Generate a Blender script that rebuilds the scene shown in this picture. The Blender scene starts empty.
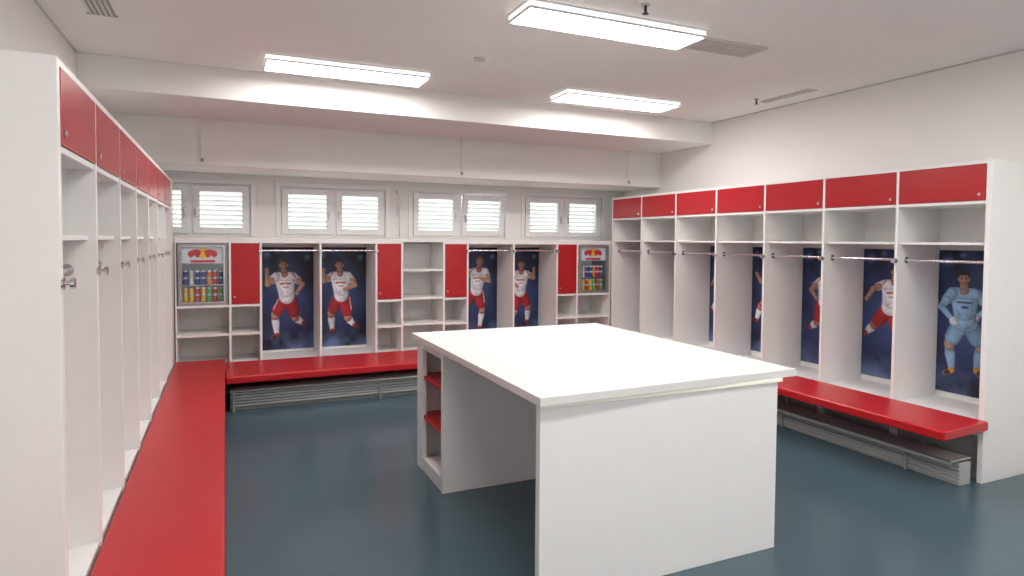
import bpy, math, numpy as np
from mathutils import Matrix, Vector
D=bpy.data; S=bpy.context.scene; COL=S.collection

# ------------------------------------------------------------ materials
def mat(name,col,rough=.5,metal=0,var=.03,scale=8,bump=0,bscale=60,emit=None,estr=0,coat=0,spec=None):
    m=D.materials.new(name); m.use_nodes=True; nt=m.node_tree; b=nt.nodes['Principled BSDF']
    b.inputs['Roughness'].default_value=rough; b.inputs['Metallic'].default_value=metal
    if spec is not None: b.inputs['Specular IOR Level'].default_value=spec
    if coat: b.inputs['Coat Weight'].default_value=coat; b.inputs['Coat Roughness'].default_value=.15
    tc=nt.nodes.new('ShaderNodeTexCoord'); n=nt.nodes.new('ShaderNodeTexNoise'); n.inputs['Scale'].default_value=scale; n.inputs['Detail'].default_value=4
    nt.links.new(tc.outputs['Object'],n.inputs['Vector'])
    r=nt.nodes.new('ShaderNodeValToRGB'); e=r.color_ramp.elements
    e[0].position=.3; e[1].position=.7
    e[0].color=[max(0,c*(1-var)) for c in col]+[1]; e[1].color=[min(1,c*(1+var)) for c in col]+[1]
    nt.links.new(n.outputs['Fac'],r.inputs['Fac']); nt.links.new(r.outputs['Color'],b.inputs['Base Color'])
    if bump:
        n2=nt.nodes.new('ShaderNodeTexNoise'); n2.inputs['Scale'].default_value=bscale; n2.inputs['Detail'].default_value=5
        nt.links.new(tc.outputs['Object'],n2.inputs['Vector'])
        bp=nt.nodes.new('ShaderNodeBump'); bp.inputs['Strength'].default_value=bump; bp.inputs['Distance'].default_value=.01
        nt.links.new(n2.outputs['Fac'],bp.inputs['Height']); nt.links.new(bp.outputs['Normal'],b.inputs['Normal'])
    if emit: b.inputs['Emission Color'].default_value=(*emit,1); b.inputs['Emission Strength'].default_value=estr
    return m
M_wall=mat('wall_paint',(.89,.865,.845),.75,bump=.08,bscale=120,var=.012,scale=2)
M_ceil=mat('ceiling_paint',(.89,.855,.835),.85,bump=.08,bscale=150,var=.012,scale=2)
M_floor=mat('rubber_floor',(.064,.110,.137),.24,var=.035,scale=2,bump=.03,bscale=30)
M_lam=mat('white_laminate',(.885,.872,.86),.38,var=.01)
M_ltop=mat('tabletop_laminate',(.80,.785,.77),.36,var=.01)
M_lamback=mat('white_backboard',(.85,.835,.82),.5,var=.01)
M_red=mat('red_door_laminate',(.45,.012,.018),.28,var=.04)
M_bench=mat('red_bench_vinyl',(.52,.009,.015),.33,var=.03,bump=.05,bscale=200)
M_chr=mat('chrome',(.72,.72,.73),.18,metal=1)
M_alu=mat('brushed_aluminium',(.50,.50,.49),.45,metal=.2)
M_dark=mat('dark_metal',(.06,.06,.06),.4,metal=.5)
M_brk=mat('grey_bracket',(.36,.36,.36),.5,metal=.3)
M_pvc=mat('window_pvc',(.90,.90,.90),.35,var=.01)
M_shut=mat('shutter_slat',(.80,.83,.81),.5)
M_frm=mat('lamp_frame',(.9,.9,.9),.4)
M_lamp=mat('lamp_diffuser',(.9,.9,.9),.5,emit=(1,.972,.94),estr=27.5)
M_lside=mat('lamp_side_added_glow',(.9,.9,.9),.5,emit=(1,.972,.94),estr=1.2)  # glow added to the lamp sides to brighten the ceiling around them
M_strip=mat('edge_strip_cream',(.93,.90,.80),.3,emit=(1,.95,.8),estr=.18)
M_vent=mat('vent_metal',(.62,.60,.57),.5)
M_grey=mat('fridge_grey',(.34,.35,.35),.35,metal=.4)
M_fin=mat('fridge_inside',(.55,.60,.66),.4,emit=(.9,.95,1),estr=.08)
M_gas=mat('grey_plinth',(.36,.37,.36),.6)
M_orange=mat('logo_yellow',(.85,.5,.05),.4); M_lred=mat('logo_red',(.55,.02,.03),.4)
cans=[mat('can_'+n,c,.3,metal=.3) for n,c in dict(blue=(.03,.08,.3),silver=(.6,.62,.66),red=(.55,.03,.03),yellow=(.85,.6,.05),green=(.12,.45,.12),orange=(.8,.25,.03)).items()]
def glass(name,tr=.9):
    m=D.materials.new(name); m.use_nodes=True; nt=m.node_tree; nt.nodes.clear()
    o=nt.nodes.new('ShaderNodeOutputMaterial'); mx=nt.nodes.new('ShaderNodeMixShader'); t=nt.nodes.new('ShaderNodeBsdfTransparent'); g=nt.nodes.new('ShaderNodeBsdfGlossy')
    g.inputs['Roughness'].default_value=.03; mx.inputs[0].default_value=1-tr
    nt.links.new(t.outputs[0],mx.inputs[1]); nt.links.new(g.outputs[0],mx.inputs[2]); nt.links.new(mx.outputs[0],o.inputs[0]); return m
M_glass=glass('clear_glass',.96)

# ------------------------------------------------------------ mesh builder
class MB:
    def __init__(s,name): s.n=name; s.v=[]; s.f=[]; s.mi=[]; s.m=[]; s.sm=[]
    def mid(s,m):
        if m not in s.m: s.m.append(m)
        return s.m.index(m)
    def geo(s,vs,fs,m,smooth=False):
        o=len(s.v); k=s.mid(m); s.v+=[tuple(v) for v in vs]
        for f in fs: s.f.append([i+o for i in f]); s.mi.append(k); s.sm.append(smooth)
    def box(s,x0,x1,y0,y1,z0,z1,m,M=None):
        x0,x1=sorted((x0,x1)); y0,y1=sorted((y0,y1)); z0,z1=sorted((z0,z1))
        vs=[(x,y,z) for x in (x0,x1) for y in (y0,y1) for z in (z0,z1)]
        if M: vs=[M@Vector(v) for v in vs]
        s.geo(vs,[(0,1,3,2),(4,6,7,5),(0,4,5,1),(2,3,7,6),(0,2,6,4),(1,5,7,3)],m)
    def cyl(s,a,b,r,m,n=12,r2=None):
        a=Vector(a); b=Vector(b); r2=r if r2 is None else r2; d=(b-a).normalized(); u=d.orthogonal().normalized(); w=d.cross(u)
        vs=[a+(u*math.cos(t)+w*math.sin(t))*r for t in [2*math.pi*i/n for i in range(n)]]+[b+(u*math.cos(t)+w*math.sin(t))*r2 for t in [2*math.pi*i/n for i in range(n)]]
        s.geo(vs,[(i,(i+1)%n,n+(i+1)%n,n+i) for i in range(n)],m,True)
        s.geo(vs,[tuple(range(n))[::-1],tuple(range(n,2*n))],m)
    def prism(s,pts,z0,z1,m):
        n=len(pts); vs=[(x,y,z0) for x,y in pts]+[(x,y,z1) for x,y in pts]
        s.geo(vs,[tuple(range(n))[::-1],tuple(range(n,2*n))]+[(i,(i+1)%n,n+(i+1)%n,n+i) for i in range(n)],m)
    def done(s,bevel=0,seg=2,parent=None,name=None):
        me=D.meshes.new(s.n); me.from_pydata(s.v,[],s.f)
        for m in s.m: me.materials.append(m)
        me.polygons.foreach_set('material_index',s.mi); me.polygons.foreach_set('use_smooth',s.sm); me.update()
        o=D.objects.new(s.n,me); COL.objects.link(o)
        if bevel:
            b=o.modifiers.new('bevel','BEVEL'); b.width=bevel; b.segments=seg; b.limit_method='ANGLE'; b.angle_limit=math.radians(50)
        if parent: o.parent=parent
        return o
def empty(n):
    e=D.objects.new(n,None); COL.objects.link(e); return e

# ------------------------------------------------------------ measured layout (metres)
XR,XL=4.573,-.462; Y0r,PR=2.523,.641; YB=7.012; HR=2.151
Y0l,PL=2.352,.629; XWL,XWR=-.99,5.10; YW=7.53; HC=2.96; YF=-2.2; HB=1.597

# ------------------------------------------------------------ room shell
b=MB('floor'); b.box(XWL-.2,XWR+.2,YF-.2,YW+.3,-.1,0,M_floor); b.done()
b=MB('ceiling'); b.box(XWL-.2,XWR+.2,YF-.2,YW+.3,HC,HC+.1,M_ceil); b.done()
b=MB('wall_left'); b.box(XWL-.2,XWL,YF-.2,YW+.3,0,HC,M_wall); b.done()
b=MB('wall_right'); b.box(XWR,XWR+.2,YF-.2,YW+.3,0,HC,M_wall); b.done()
b=MB('wall_front'); b.box(XWL,XWR,YF-.2,YF,0,HC,M_wall); b.done()
wins=[(-.93,.27),(.55,1.75),(2.05,3.30),(3.55,4.75)]; WZ0,WZ1=1.615,2.19
b=MB('wall_back'); b.box(XWL,XWR,YW,YW+.25,0,WZ0,M_wall); b.box(XWL,XWR,YW,YW+.25,WZ1,HC,M_wall)
e=[XWL]+[q for w in wins for q in w]+[XWR]
for i in range(0,len(e),2): b.box(e[i],e[i+1],YW,YW+.25,WZ0,WZ1,M_wall)
b.done()
b=MB('ceiling_beam'); b.prism([(XWL,5.64),(XWR,5.76),(XWR,6.70),(XWL,6.70)],2.712,HC,M_wall); b.done(.004)
b=MB('ceiling_bulkhead'); b.box(XWL,XWR,6.70,YW,2.285,HC,M_wall); b.done(.004)
b=MB('shadow_gap_strip_1'); b.box(XWR-.008,XWR,YF,5.76,HC-.012,HC,M_vent); b.done()  # grey strip stands in for the dark shadow gap along the ceiling
b=MB('shadow_gap_strip_2'); b.box(XWL,XWL+.008,YF,5.64,HC-.010,HC,M_vent); b.done()  # left side: same grey strip coloured in place of a shadow gap
b=MB('baseboard_front'); b.box(XWL,XWR,YF,YF+.015,0,.08,M_vent); b.done()

# ------------------------------------------------------------ windows
for k,(x0,x1) in enumerate(wins):
    P=empty('window_%d'%(k+1)); ya=YW+.02; F=.040
    b=MB('frame'); xm=(x0+x1)/2
    for q in [(x0,x0+F),(x1-F,x1),(xm-.03,xm+.03)]: b.box(q[0],q[1],ya,ya+.07,WZ0,WZ1,M_pvc)
    b.box(x0,x1,ya+.002,ya+.068,WZ0,WZ0+F,M_pvc); b.box(x0,x1,ya+.002,ya+.068,WZ1-F,WZ1,M_pvc)
    b.done(.006,parent=P)
    b=MB('casing'); g=.035
    b.box(x0-g,x0+.012,YW-.015,YW,WZ0,WZ1+g,M_pvc); b.box(x1-.012,x1+g,YW-.015,YW,WZ0,WZ1+g,M_pvc); b.box(x0-g,x1+g,YW-.016,YW,WZ1-.012,WZ1+g,M_pvc); b.done(.004,parent=P)
    for j,(a,c) in enumerate([(x0+F-.01,xm-.02),(xm+.02,x1-F+.01)]):
        b=MB('sash_%d'%(j+1)); w=.068; z0,z1=WZ0+F-.01,WZ1-F+.01
        Mt=None
        if k==2 and j==1:
            piv=Vector((0,ya-.01,z0)); Mt=Matrix.Translation(piv)@Matrix.Rotation(math.radians(9),4,'X')@Matrix.Translation(-piv)
        y0,y1=ya-.022,ya+.03
        b.box(a,a+w,y0,y1,z0,z1,M_pvc,Mt); b.box(c-w,c,y0,y1,z0,z1,M_pvc,Mt)
        b.box(a+w,c-w,y0,y1,z0,z0+w,M_pvc,Mt); b.box(a+w,c-w,y0,y1,z1-w,z1,M_pvc,Mt)
        b.box(a+w,c-w,ya+.005,ya+.012,z0+w,z1-w,M_glass,Mt)
        hx=a+w/2 if j else c-w/2
        b.box(hx-.012,hx+.012,y0-.012,y0,1.86,1.92,M_chr,Mt); b.box(hx-.009,hx+.009,y0-.03,y0-.012,1.82,1.91,M_chr,Mt)
        b.done(.005,parent=P)
    b=MB('shutter')
    z=WZ0+.02
    while z<WZ1:
        R=Matrix.Translation((0,YW+.17,z))@Matrix.Rotation(math.radians(-34),4,'X')
        b.box(x0+.01,x1-.01,-.028,.028,-.002,.002,M_shut,R); z+=.052
    b.box(x0+.005,x0+.03,YW+.14,YW+.20,WZ0,WZ1,M_pvc); b.box(x1-.03,x1-.005,YW+.14,YW+.20,WZ0,WZ1,M_pvc)
    b.done(parent=P)
b=MB('shutter_crank'); b.box(1.875,1.915,YW-.03,YW,1.86,1.99,M_pvc); b.cyl((1.895,YW-.04,2.15),(1.895,YW-.04,1.62),.006,M_chr); b.box(1.87,1.92,YW-.05,YW,2.14,2.18,M_pvc); b.done(.004)
for x in (-.19,2.39,4.59):
    b=MB('hanging_rod'); b.cyl((x,6.66,2.712),(x,6.66,2.33),.008,M_wall); b.cyl((x,6.66,2.712),(x,6.66,2.70),.02,M_wall); b.cyl((x,6.66,2.345),(x,6.66,2.31),.014,M_brk); b.done()

# ------------------------------------------------------------ hooks / rods
T=.022
def knob(b,p,d):
    p=Vector(p); d=Vector(d)
    b.cyl(p,p+d*.006,.019,M_chr,16); b.cyl(p+d*.006,p+d*.022,.008,M_chr); b.cyl(p+d*.022,p+d*.034,.017,M_chr,16)
def side_row(name,sx,X,XW,Y0,P,n,Yend):
    root=empty(name)
    b=MB('carcass'); xb=XW-sx*.001
    for i in range(n+1):
        y=Y0+P*i; t=T+.012 if i==0 else T
        y0=y if i==0 else y-t/2
        if i==n: y0=y-t
        b.box(X,xb,y0,y0+t,0,HR,M_lam)
    if Yend>Y0+P*n+.01: b.box(X,xb,Y0+P*n,Yend,0,HR,M_lam)
    for i in range(n):
        a=Y0+P*i+(.034 if i==0 else T/2); c=Y0+P*(i+1)-(T if i==n-1 else T/2)
        b.box(X+sx*.001,xb,a,c,HR-.024,HR-.0005,M_lam)
        b.box(X+sx*.004,xb-sx*.03,a,c,1.862,1.884,M_lam)
        b.box(X+sx*.03,xb-sx*.03,a,c,1.587,1.605,M_lam)
        zb=.41 if sx>0 else .375
        b.box(X+sx*.01,xb-sx*.03,a,c,.31,zb,M_lam)
        b.box(xb-sx*.03,xb,a,c,.33,HR-.024,M_lamback)
        b.box(X+sx*.06,X+sx*.075,a,c,0,.31,M_gas)
    b.done(.0015,1,root)
    d=MB('doors')
    for i in range(n):
        a=Y0+P*i+(.034 if i==0 else T/2)+.003; c=Y0+P*(i+1)-(T if i==n-1 else T/2)-.003
        d.box(X-sx*.002,X+sx*.017,a,c,1.886,HR-.026,M_red)
        d.cyl((X-sx*.002,a+.035,1.925),(X-sx*.010,a+.035,1.925),.011,M_chr)
    d.done(.002,2,root)
    r=MB('coat_rails')
    for i in range(n):
        a=Y0+P*i+(.034 if i==0 else T/2); c=Y0+P*(i+1)-(T if i==n-1 else T/2)
        xr=X+sx*.10; r.cyl((xr,a,1.47),(xr,c,1.47),.011,M_chr)
        for yy,s2 in ((a,1),(c,-1)): r.cyl((xr,yy,1.47),(xr,yy+s2*.008,1.47),.024,M_chr,14)
        if i<n-1: knob(r,(X,Y0+P*(i+1),1.465),(-sx,0,0))
    if sx<0: knob(r,(X,Y0+.017,1.455),(-sx,0,0))
    r.done(0,1,root)
side_row('locker_row',1,XR,XWR,Y0r,PR,7,YB)
side_row('locker_row',-1,XL,XWL,Y0l,PL,7,YB)

# ------------------------------------------------------------ back wall unit
wr,wl=.290,.594; x0,x1=XL+.012,XR-.012; wf=(x1-x0-4*wr-4*wl)/3
pat=[('F',wf),('R',wr),('L',wl),('L',wl),('R',wr),('S',wf),('R',wr),('L',wl),('L',wl),('R',wr),('F',wf)]
root=empty('locker_wall_unit'); b=MB('carcass'); d=MB('doors'); r=MB('coat_rails')
YBK=YW-.002; x=x0; cells=[]
b.box(x0,x0+T/2,YB,YBK,0,HB,M_lam); b.box(x1-T/2,x1,YB,YBK,0,HB,M_lam)
for i,(k,w) in enumerate(pat):
    a,c=x+T/2,x+w-T/2; cells.append((k,a,c))
    if i: b.box(x-T/2,x+T/2,YB,YBK,0,HB-.001,M_lam)
    b.box(a,c,YB+.001,YBK,HB-.05 if k!='S' else HB-.03,HB,M_lam)
    b.box(a,c,YBK-.025,YBK,.30,HB-.05,M_lamback)
    b.box(a,c,YB+.004,YBK-.025,.26,.335,M_lam)
    b.box(a,c,YB+.06,YB+.075,0,.26,M_gas)
    if k in 'FR':
        b.box(a,c,YB+.003,YBK-.025,.900,.925,M_lam); b.box(a,c,YB+.003,YBK-.025,.610,.632,M_lam)
    if k=='R':
        d.box(a+.003,c-.003,YB-.002,YB+.016,.930,HB-.052,M_red); d.cyl((a+.03,YB-.002,1.0),(a+.03,YB-.010,1.0),.010,M_chr)
    if k=='S':
        for z in (1.235,.915,.622): b.box(a,c,YB+.003,YBK-.025,z,z+.022,M_lam)
    if k=='L':
        r.cyl((a,YB+.08,1.47),(c,YB+.08,1.47),.010,M_chr)
        for xx,s2 in ((a,1),(c,-1)): r.cyl((xx,YB+.08,1.47),(xx+s2*.008,YB+.08,1.47),.022,M_chr,14)
        knob(r,(x,YB,1.465),(0,-1,0)); 
        if pat[i+1][0]!='L': knob(r,(x+w,YB,1.465),(0,-1,0))
    x+=w
b.done(.0015,1,root); d.done(.002,2,root); r.done(0,1,root)

# ------------------------------------------------------------ mini fridges
for k,a,c in cells:
    if k!='F': continue
    b=MB('mini_fridge'); a+=.013; c-=.013; z0,z1=.926,HB-.054; y0=YB+.003; y1=YB+.42; t=.012
    b.box(a,a+t,y0+.03,y1,z0,z1,M_grey); b.box(c-t,c,y0+.03,y1,z0,z1,M_grey); b.box(a+t,c-t,y0+.03,y1,z0,z0+t,M_grey); b.box(a+t,c-t,y0+.03,y1,z1-t,z1,M_grey); b.box(a+t,c-t,y1-t,y1,z0+t,z1-t,M_fin)
    w=.034
    b.box(a,a+w,y0,y0+.028,z0,z1,M_grey); b.box(c-w,c,y0,y0+.028,z0,z1,M_grey); b.box(a+w,c-w,y0,y0+.028,z0,z0+w,M_grey); b.box(a+w,c-w,y0,y0+.028,z1-w,z1,M_grey)
    b.box(a+w-.012,c-w+.012,y0-.0015,y0,z0+w-.012,z0+w,M_chr); b.box(a+w-.012,c-w+.012,y0-.0015,y0,z1-w,z1-w+.012,M_chr); b.box(a+w-.012,a+w,y0-.0015,y0,z0+w,z1-w,M_chr); b.box(c-w,c-w+.012,y0-.0015,y0,z0+w,z1-w,M_chr)
    b.box(a+w,c-w,y0+.012,y0+.016,z0+w,z1-w,M_glass)
    zt=z1-.20
    b.box(a+w,c-w,y0+.03,y0+.045,zt,z1-w,M_fin)
    xm=(a+c)/2; zc=(zt+z1-w)/2+.014
    b.cyl((xm,y0+.030,zc+.005),(xm,y0+.026,zc+.005),.052,M_orange,24)
    for s in (-1,1):
        P=[(xm+s*.012,zc+.026),(xm+s*.06,zc+.045),(xm+s*.125,zc+.024),(xm+s*.135,zc-.012),(xm+s*.108,zc-.040),(xm+s*.075,zc-.016),(xm+s*.044,zc-.044),(xm+s*.022,zc-.008)]
        if s>0: P=P[::-1]
        b.geo([(px,y0+.0255,pz) for px,pz in P],[tuple(range(len(P)))],M_lred)
    b.box(xm-.11,xm+.11,y0+.0258,y0+.030,zt+.010,zt+.034,M_lred)
    for row,(zz,cols) in enumerate([(z0+.036,[3,3,2,3,4,2,4]),(z0+.205,[0,1,0,0,5,2,0])]):
        b.box(a+w-.01,c-w+.01,y0+.05,y1-t,zz-.008,zz-.002,M_chr)
        n=7; wd=(c-a-2*w)/n
        for i in range(n):
            cm=cans[cols[i]]; cx=a+w+wd*(i+.5)
            for yy in (y0+.09,y0+.16,y0+.23):
                b.cyl((cx,yy,zz),(cx,yy,zz+.125),wd*.42,cm,12); b.cyl((cx,yy,zz+.125),(cx,yy,zz+.14),wd*.42,cans[1],12,wd*.3)
                b.cyl((cx,yy,zz+.055),(cx,yy,zz+.075),wd*.43,cans[1],12)
    b.done()

# ------------------------------------------------------------ posters (printed, colour-attribute meshes)
M_post=D.materials.new('poster_print'); M_post.use_nodes=True
nt=M_post.node_tree; at=nt.nodes.new('ShaderNodeVertexColor'); at.layer_name='print'
pb=nt.nodes['Principled BSDF']; pb.inputs['Roughness'].default_value=.4; nt.links.new(at.outputs['Color'],pb.inputs['Base Color'])
def noise2(nx,ny,cells,rng):
    g=rng.random((cells[1]+2,cells[0]+2)); yy=np.linspace(0,cells[1],ny); xx=np.linspace(0,cells[0],nx)
    yi=yy.astype(int); xi=xx.astype(int); fy=(yy-yi)[:,None]; fx=(xx-xi)[None,:]; fy=fy*fy*(3-2*fy); fx=fx*fx*(3-2*fx)
    return (g[yi][:,xi]*(1-fx)+g[yi][:,xi+1]*fx)*(1-fy)+(g[yi+1][:,xi]*(1-fx)+g[yi+1][:,xi+1]*fx)*fy
SK=(.52,.30,.20); WH=(.88,.88,.94); RD=(.50,.02,.03); BT=(.04,.04,.05)
def paint(W,H,limbs,seed,gx):
    nx,ny=150,284; rng=np.random.default_rng(seed)
    X,Y=np.meshgrid(np.linspace(0,W,nx),np.linspace(0,H,ny)); 
    n=.6*noise2(nx,ny,(3,6),rng)+.28*noise2(nx,ny,(8,14),rng)+.12*noise2(nx,ny,(22,40),rng)
    fold=.6*noise2(nx,ny,(26,20),rng)+.4*noise2(nx,ny,(60,60),rng)
    yy=Y/H; glow=np.exp(-((X-gx)/(W*.45))**2-((yy-.42)/.30)**2)
    base=np.zeros((ny,nx,3)); k=np.clip(.08+.85*glow+.9*(n-.5),.02,2)
    base[...,0]=.004+.026*k; base[...,1]=.007+.046*k; base[...,2]=.022+.150*k
    haze=np.clip((.20-yy)/.20,0,1)*np.clip(n*2.4-.8,0,1); base+=haze[...,None]*np.array([.12,.17,.30])
    for off,wd,am in ((.62,.05,1.),(.15,.03,.7),(1.0,.07,.8)):
        st=np.exp(-((X*.9+Y*.35-W*off)/wd)**2)*np.clip(yy-.2,0,1)*am; base+=st[...,None]*np.array([.025,.05,.13])
    for fx,fy,fr in ((.12,.93,.035),(.30,.965,.02),(.88,.90,.028)):   # stadium floodlights
        fl=np.exp(-(np.hypot(X-W*fx,Y-H*fy)/fr)**2); base+=fl[...,None]*np.array([.10,.18,.34])
    for L in limbs:
        kind=L[0]
        if kind=='c':
            _,ax,ay,r1,bx,by,r2,col=L; dx,dy=bx-ax,by-ay; l2=dx*dx+dy*dy+1e-9
            t=np.clip(((X-ax)*dx+(Y-ay)*dy)/l2,0,1); ox=X-ax-t*dx; d=np.hypot(ox,Y-ay-t*dy); r=r1+(r2-r1)*t
        else:
            _,ax,ay,rx,ry,col=L; ox=(X-ax)/rx; d=np.hypot(ox,(Y-ay)/ry); r=np.ones_like(d)
        q=d/r; px=(W/nx)/(r if kind=='c' else min(L[3],L[4])); a=np.clip((1-q)/px+.5,0,1)[...,None]
        side=np.clip(ox/r,-1,1)
        cloth=.34 if max(col)-min(col)<.12 or col[0]>3*col[1] or col[2]>col[0]*1.5 else .10
        sh=(.40+.52*np.sqrt(np.clip(1-q*q,0,1))-.24*side+cloth*(fold-.5))[...,None]
        base=base*(1-a)+a*np.array(col)*np.clip(sh,0.05,1.15)
    return base,nx,ny
POSE={
 # hip,knee,ankle,toe of trailing leg / leading leg ; shoulder,elbow,wrist of far / near arm ; lean
 'run':  dict(bl=((.045,.47),(.085,.300),(.175,.235),(.215,.275)),fl=((-.045,.47),(-.135,.340),(-.115,.120),(-.160,.085)),ba=((.095,.745),(.185,.655),(.120,.575)),fa=((-.095,.745),(-.190,.665),(-.185,.790)),lean=-.10),
 'jog':  dict(bl=((.045,.47),(.125,.330),(.110,.135),(.140,.100)),fl=((-.045,.47),(-.070,.275),(-.150,.185),(-.195,.165)),ba=((.095,.745),(.195,.690),(.190,.800)),fa=((-.095,.745),(-.170,.640),(-.070,.600)),lean=.06),
 'stride':dict(bl=((.045,.47),(.140,.350),(.225,.260),(.265,.285)),fl=((-.045,.47),(-.090,.290),(-.055,.065),(-.100,.035)),ba=((.095,.745),(.190,.700),(.235,.610)),fa=((-.095,.745),(-.165,.630),(-.080,.650)),lean=-.14),
 'kick': dict(bl=((.045,.47),(.060,.270),(.040,.060),(.005,.030)),fl=((-.045,.47),(-.165,.400),(-.225,.230),(-.275,.235)),ba=((.095,.745),(.205,.720),(.270,.650)),fa=((-.095,.745),(-.185,.690),(-.245,.760)),lean=.10),
 'save': dict(bl=((.045,.47),(.125,.320),(.095,.120),(.130,.080)),fl=((-.045,.47),(-.120,.310),(-.095,.090),(-.150,.055)),ba=((.095,.745),(.185,.640),(.090,.560)),fa=((-.095,.745),(-.185,.620),(-.100,.520)),lean=-.05)}
def figure(W,H,flip,kit,hair,pose,scale,cx,yo):
    jersey,shorts,sock,keeper=kit; L=[]
    f=-1 if flip else 1; P=POSE[pose]; lean=P['lean']
    def p(x,y): return cx+f*(x+lean*max(0,y-.47))*scale, yo+y*scale
    def c(x1,y1,r1,x2,y2,r2,col): L.append(('c',*p(x1,y1),r1*scale,*p(x2,y2),r2*scale,col))
    def e(x,y,rx,ry,col): L.append(('e',*p(x,y),rx*scale,ry*scale,col))
    dk=lambda col,k=.6: tuple(q*k for q in col)
    lp=lambda a,b,t:(a[0]+(b[0]-a[0])*t,a[1]+(b[1]-a[1])*t)
    glove=(.75,.78,.82) if keeper else SK
    def leg(h,k,a,t,s):
        c(*h,.062,*k,.043,dk(SK,s)); m=lp(k,a,.38)
        c(*lp(k,a,.12),.037,*m,.042,dk(sock,s)); c(*m,.042,*a,.023,dk(sock,s)); c(*k,.041,*lp(k,a,.10),.038,dk(SK,s))
        b1=lp(k,a,.20); dx,dy=(a[1]-k[1]),-(a[0]-k[0]); l=math.hypot(dx,dy)+1e-6; dx,dy=dx/l*.030,dy/l*.030
        c(b1[0]-dx,b1[1]-dy,.006,b1[0]+dx,b1[1]+dy,.006,dk(RD,s) if not keeper else dk(sock,.5))
        c(*a,.025,*t,.018,dk(RD,s) if not keeper else dk((.75,.35,.05),s)); c(*lp(a,t,.55),.019,*t,.012,BT)
        c(*h,.069,*lp(h,k,.62),.064,dk(shorts,s))
    leg(*P['bl'],.72)
    (s,el,w)=P['ba']; mm=lp(s,el,.5); c(*s,.043,*mm,.041,dk(jersey,.75)); c(*mm,.031,*el,.027,dk(SK,.8) if not keeper else dk(jersey,.8)); c(*el,.027,*w,.019,dk(SK,.85) if not keeper else dk(jersey,.85)); e(*lp(el,w,1.13),.022 if not keeper else .032,.025 if not keeper else .034,dk(glove,.85))
    leg(*P['fl'],1.0)
    c(-.035,.495,.068,.035,.495,.068,shorts)
    h,k=P['fl'][:2]; c(h[0]-.05,.50,.005,*[q+o for q,o in zip(lp(h,k,.55),(-.055,.0))],.005,dk(WH,.9) if not keeper else dk(shorts,.5))
    c(0,.62,.092,0,.535,.084,jersey); c(0,.69,.108,0,.61,.092,jersey); c(-.07,.745,.048,.07,.745,.048,jersey)
    for (x1,y1,x2,y2) in [(-.04,.56,-.06,.61),(.035,.54,.065,.63),(.0,.58,.03,.555),(-.08,.70,-.05,.655),(.08,.70,.055,.65)]: c(x1,y1,.004,x2,y2,.003,dk(jersey,.62))
    if not keeper:
        c(-.050,.668,.009,.050,.668,.009,RD); e(0,.673,.016,.013,(.85,.5,.06)); c(-.028,.630,.005,.028,.630,.005,RD); c(-.080,.785,.006,-.115,.735,.005,RD); c(.080,.785,.006,.115,.735,.005,RD)
    else:
        c(-.05,.67,.008,.05,.67,.008,(.05,.08,.25)); e(0,.63,.03,.012,(.05,.08,.25))
    (s,el,w)=P['fa']; mm=lp(s,el,.5); c(*s,.045,*mm,.043,jersey); c(*mm,.032,*el,.029,SK if not keeper else jersey); c(*el,.029,*w,.020,SK if not keeper else jersey)
    hc=lp(el,w,1.11); e(*hc,.023 if not keeper else .034,.024 if not keeper else .036,glove)
    ux,uy=w[0]-el[0],w[1]-el[1]; l=math.hypot(ux,uy); ux/=l; uy/=l
    for i in range(4):
        o=-.014+i*.0095; q0=(hc[0]-uy*o+ux*.010,hc[1]+ux*o+uy*.010); c(*q0,.0055,q0[0]+ux*(.026-.003*abs(i-1.5)),q0[1]+uy*(.026-.003*abs(i-1.5)),.0045,glove)
    c(0,.77,.037,0,.815,.033,dk(SK,.8)); c(-.032,.787,.006,.032,.787,.006,RD if not keeper else dk(jersey,.5))
    e(0,.884,.048,.055,hair); e(-.042,.862,.009,.014,SK); e(.042,.862,.009,.014,SK)
    e(0,.864,.040,.052,SK); e(0,.846,.030,.030,dk(SK,.88)); e(0,.914,.042,.020,hair)
    for sx in (-1,1):
        e(sx*.017,.869,.0080,.0050,(.03,.02,.02)); c(sx*.009,.881,.003,sx*.026,.882,.003,hair)
    c(0,.868,.004,0,.853,.006,tuple(q*1.25 for q in SK)); c(-.012,.836,.0035,.012,.836,.0035,(.25,.05,.04))
    return L
PW,PH=.56,1.06
kitA=(WH,RD,WH,False); kitK=((.30,.50,.74),(.26,.46,.68),(.30,.50,.74),True)
C=PW/2; R0=PW/2-.085
designs=[(False,kitA,(.10,.05,.02),'run',3,.97,C,.035),(True,kitA,(.04,.02,.01),'jog',8,.96,C,.040),(True,kitA,(.20,.11,.04),'stride',12,.97,C-.01,.055),(False,kitA,(.03,.02,.015),'jog',21,.95,C+.01,.035),
 (False,kitK,(.03,.02,.015),'save',30,.88,R0,.09),(True,kitA,(.03,.02,.01),'stride',41,.86,R0+.03,.13),(True,kitA,(.12,.06,.03),'run',52,.84,R0+.04,.13),(False,kitA,(.03,.02,.01),'kick',63,.86,R0+.06,.12)]
pm=[]
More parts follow.
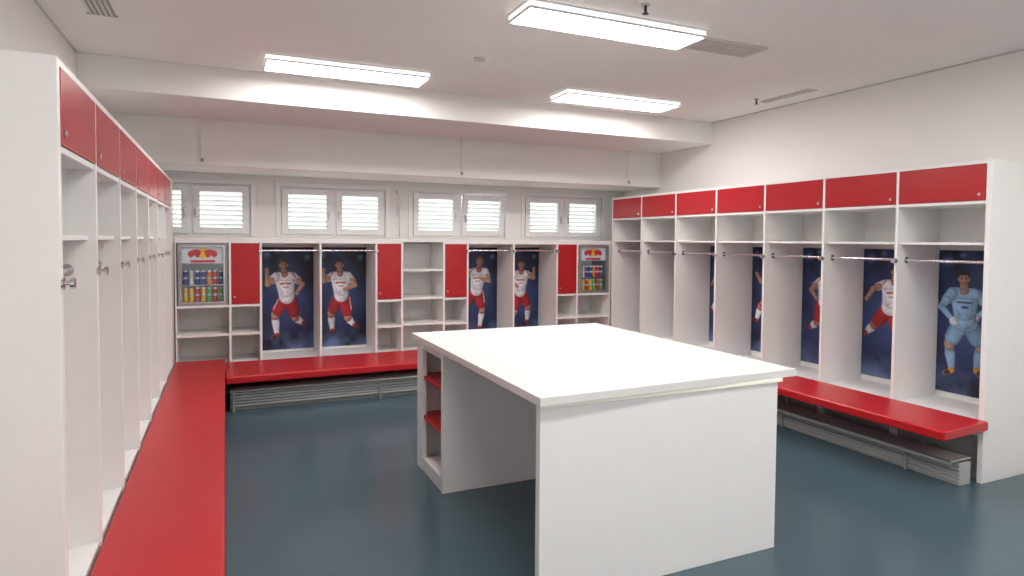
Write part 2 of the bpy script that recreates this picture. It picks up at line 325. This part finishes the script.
for i,(fl,kit,hair,pose,seed,sc,cx,yo) in enumerate(designs):
    colr,nx,ny=paint(PW,PH,figure(PW,PH,fl,kit,hair,pose,sc,cx,yo),seed,cx)
    me=D.meshes.new('poster_print_%d'%i)
    X,Z=np.meshgrid(np.linspace(-PW/2,PW/2,nx),np.linspace(0,PH,ny))
    vs=np.stack([X,np.zeros_like(X),Z],-1).reshape(-1,3).tolist()
    nf=nx*ny
    idx=np.arange(nf).reshape(ny,nx); q=np.stack([idx[:-1,:-1],idx[:-1,1:],idx[1:,1:],idx[1:,:-1]],-1).reshape(-1,4).tolist()
    vs+=[(-PW/2,.004,0),(PW/2,.004,0),(PW/2,.004,PH),(-PW/2,.004,PH)]
    q+=[[nf+1,nf,nf+3,nf+2]]
    q+=[[int(t) for t in idx[0,::-1]]+[nf,nf+1],[int(t) for t in idx[-1,:]]+[nf+2,nf+3],[int(t) for t in idx[:,0]]+[nf+3,nf],[int(t) for t in idx[::-1,-1]]+[nf+1,nf+2]]
    me.from_pydata(vs,[],q); me.materials.append(M_post)
    ca=me.color_attributes.new('print','FLOAT_COLOR','POINT'); full=np.ones((len(vs),4)); full[:nf,:3]=np.clip(colr,0,1).reshape(-1,3); full[nf:,:3]=.02
    ca.data.foreach_set('color',full.ravel()); me.update(); pm.append(me)
def poster(i,loc,rot,sx,sz):
    o=D.objects.new('football_player_poster',pm[i]); COL.objects.link(o); o.location=loc; o.rotation_euler=(0,0,rot); o.scale=(sx,1,sz)
j=0
for k,a,c in cells:
    if k=='L':
        poster([0,1,2,3][j],((a+c)/2,YBK-.031,.36),0,(c-a-.01)/PW,1.14/PH); j+=1
for i in range(7):
    a=Y0r+PR*i+(.034 if i==0 else T/2); c=Y0r+PR*(i+1)-(T if i==6 else T/2)
    poster([4,5,6,7,5,6,7][i],(XWR-.037,(a+c)/2,.455),-math.pi/2,(c-a-.01)/PW,1.09/PH)

# ------------------------------------------------------------ benches
def slab(name,pts,z0,z1):
    b=MB(name); b.prism(pts,z0,z1,M_bench); return b
ZB=.428; TH=.062
b=slab('bench',[(4.06,2.46),(XR-.003,2.49),(XR-.003,6.31),(4.06,6.31)],ZB-TH,ZB)
for y in (2.9,4.1,5.3,6.2): b.box(4.15,XR-.003,y,y+.03,ZB-TH-.04,ZB-TH-.002,M_brk); b.box(XR-.04,XR-.003,y,y+.03,0,ZB-TH-.002,M_brk)
b.done(.012,3)
b=slab('bench',[(XL+.003,1.2),(-.010,1.2),(-.010,YB-.003),(XL+.003,YB-.003)],.378-TH,.378)
for y in (1.5,2.7,3.9,5.1,6.3): b.box(XL+.003,-.08,y,y+.03,.378-TH-.04,.378-TH-.002,M_brk); b.box(XL+.003,XL+.04,y,y+.03,0,.378-TH-.002,M_brk)
b.done(.012,3)
b=slab('bench',[(-.006,6.24),(XR-.006,6.33),(XR-.006,YB-.003),(-.006,YB-.003)],.345-.068,.345)
for x in (.4,1.5,2.6,3.7): b.box(x,x+.03,6.55,YB-.003,.245,.275,M_brk); b.box(x,x+.03,YB-.05,YB-.004,0,.245,M_brk)
b.done(.012,3)

# ------------------------------------------------------------ convector heaters under benches
b=MB('convector_heater')
b.box(4.40,XR-.06,2.56,6.2,.0,.15,M_alu)
for i in range(5): b.box(4.385,4.40,2.56,6.2,.02+i*.028,.036+i*.028,M_alu)
b.box(4.30,XR-.06,2.56,6.2,.168,.178,M_alu); b.box(4.30,4.31,2.56,6.2,.15,.178,M_alu)
for y in (2.9,4.0,5.1,6.1): b.box(4.37,4.384,y,y+.02,0,.168,M_brk)
b.done(.002,1)
b=MB('convector_heater')
b.box(.03,4.0,6.38,YB-.06,.0,.17,M_gas)
for i in range(5): b.box(.03,4.0,6.34,6.38,.045+i*.027,.063+i*.027,M_alu)
b.box(.03,4.0,6.30,YB-.06,.187,.197,M_alu)
for x in (.05,1.4,2.8,3.95): b.box(x,x+.02,6.32,6.34,0,.187,M_brk)
b.done(.002,1)

# ------------------------------------------------------------ island table
tx0,tx1,ty0,ty1,TZ=1.207,2.732,2.395,4.400,.934
root=empty('island_table')
b=MB('tabletop'); b.prism([(tx0,ty0-.015),(tx1,ty0+.025),(tx1,ty1),(tx0,ty1+.01)],TZ-.040,TZ,M_ltop); b.done(.003,2,root)
b=MB('end_panel'); b.box(tx0+.024,tx1-.12,ty0+.03,ty0+.07,0,TZ-.0405,M_lam); b.done(.002,2,root)
b=MB('edge_strip'); b.box(tx0+.022,tx1-.10,ty0+.016,ty0+.030,TZ-.058,TZ-.041,M_strip); b.done(.001,1,root)
b=MB('shelf_block'); X0,X1,Ya,Yb=tx0+.025,tx1-.12,3.775,4.352; z1=TZ-.0405
b.box(X0,X1,Ya,Ya+.035,0,z1,M_lam); b.box(X0,X1,Yb-.035,Yb,0,z1,M_lam); b.box(X0,X0+.03,Yb-.13,Yb-.035,0,z1,M_lam)
b.box(X0+.45,X0+.47,Ya+.035,Yb-.035,0,z1,M_lam); b.box(X1-.02,X1,Ya+.035,Yb-.035,0,z1,M_lam)
b.box(X0+.004,X0+.45,Ya+.035,Yb-.13,0,.09,M_lam); b.box(X0+.004,X0+.45,Ya+.035,Yb-.13,z1-.05,z1,M_lam)
for z in (.36,.635): b.box(X0+.01,X0+.45,Ya+.036,Yb-.036,z,z+.025,M_bench)
b.done(.002,2,root)

# ------------------------------------------------------------ ceiling fittings
def lamp(x0,x1,y0,y1):
    b=MB('ceiling_light'); z=HC-.050; t=.014
    b.box(x0,x1,y0,y1,HC-.010,HC,M_frm)
    b.box(x0+.006,x1-.006,y0+.006,y1-.006,z+.008,HC-.010,M_lside)
    b.box(x0+t,x1-t,y0+t,y1-t,z+.003,z+.0075,M_lamp)
    b.box(x0,x1,y0,y0+t,z,z+.012,M_frm); b.box(x0,x1,y1-t,y1,z,z+.012,M_frm); b.box(x0,x0+t,y0+t,y1-t,z,z+.012,M_frm); b.box(x1-t,x1,y0+t,y1-t,z,z+.012,M_frm)
    b.done()
lamp(.28,1.54,5.05,5.40); lamp(2.80,4.06,5.03,5.38); lamp(1.57,2.84,3.27,3.58)
lamp(.28,1.54,1.2,1.51); lamp(2.80,4.06,1.2,1.51); lamp(.28,1.54,-.8,-.45); lamp(2.80,4.06,-.8,-.45)  # unseen lamps outside the view, added to brighten the front faces
b=MB('ceiling_vent'); 
b.box(2.88,3.48,3.38,3.40,HC-.012,HC,M_vent); b.box(2.88,3.48,3.60,3.62,HC-.012,HC,M_vent); b.box(2.88,2.90,3.40,3.60,HC-.012,HC,M_vent); b.box(3.46,3.48,3.40,3.60,HC-.012,HC,M_vent); b.box(3.17,3.19,3.40,3.60,HC-.012,HC,M_vent)
for i in range(8): b.box(2.90,3.46,3.405+i*.025,3.420+i*.025,HC-.010,HC-.002,M_vent)
b.box(2.90,3.46,3.40,3.60,HC-.002,HC,M_vent); b.done()
for (xa,xb,ya,yb) in [(4.74,4.83,4.13,4.68),(-.74,-.60,4.2,4.62)]:
    b=MB('ceiling_vent'); b.box(xa,xb,ya,yb,HC-.003,HC,M_brk); n=5
    for i in range(n): xx=xa+(xb-xa)*i/n; b.box(xx,xx+(xb-xa)/n*.6,ya,yb,HC-.010,HC-.003,M_vent)
    b.box(xa-.01,xb+.01,ya-.01,ya,HC-.01,HC,M_vent); b.box(xa-.01,xb+.01,yb,yb+.01,HC-.01,HC,M_vent); b.done()
b=MB('smoke_detector'); b.cyl((1.73,4.45,HC),(1.73,4.45,HC-.018),.075,M_frm,28,.070); b.cyl((1.73,4.45,HC-.018),(1.73,4.45,HC-.034),.050,M_vent,28,.038); b.done()
for x,y in [(2.22,3.08),(4.62,4.62)]:
    b=MB('sprinkler_head'); b.cyl((x,y,HC),(x,y,HC-.006),.028,M_vent,16); b.cyl((x,y,HC-.006),(x,y,HC-.05),.008,M_dark); b.cyl((x,y,HC-.05),(x,y,HC-.054),.018,M_dark,12); b.done()

# ------------------------------------------------------------ world
w=D.worlds.new('sky'); S.world=w; w.use_nodes=True; bg=w.node_tree.nodes['Background']
bg.inputs['Color'].default_value=(.98,1,.985,1); bg.inputs['Strength'].default_value=2.7

# ------------------------------------------------------------ camera
f=636.783; yaw,pit,roll=map(math.radians,(24.252,2.079,.420))
s,c,sp,cp,sr,cr=math.sin(yaw),math.cos(yaw),math.sin(pit),math.cos(pit),math.sin(roll),math.cos(roll)
R=Vector((c,-s,0)); U=Vector((s*sp,c*sp,cp)); Fv=Vector((s*cp,c*cp,-sp))
r2=R*cr+U*sr; u2=U*cr-R*sr
cam=D.cameras.new('camera'); cam.sensor_width=36; cam.lens=f/1024*36; cam.shift_y=-(288-263.013)/1024; cam.clip_start=.02
co=D.objects.new('camera',cam); COL.objects.link(co)
co.matrix_world=Matrix(((r2.x,u2.x,-Fv.x,0),(r2.y,u2.y,-Fv.y,0),(r2.z,u2.z,-Fv.z,1.6),(0,0,0,1)))
S.camera=co
S.view_settings.view_transform='Standard'
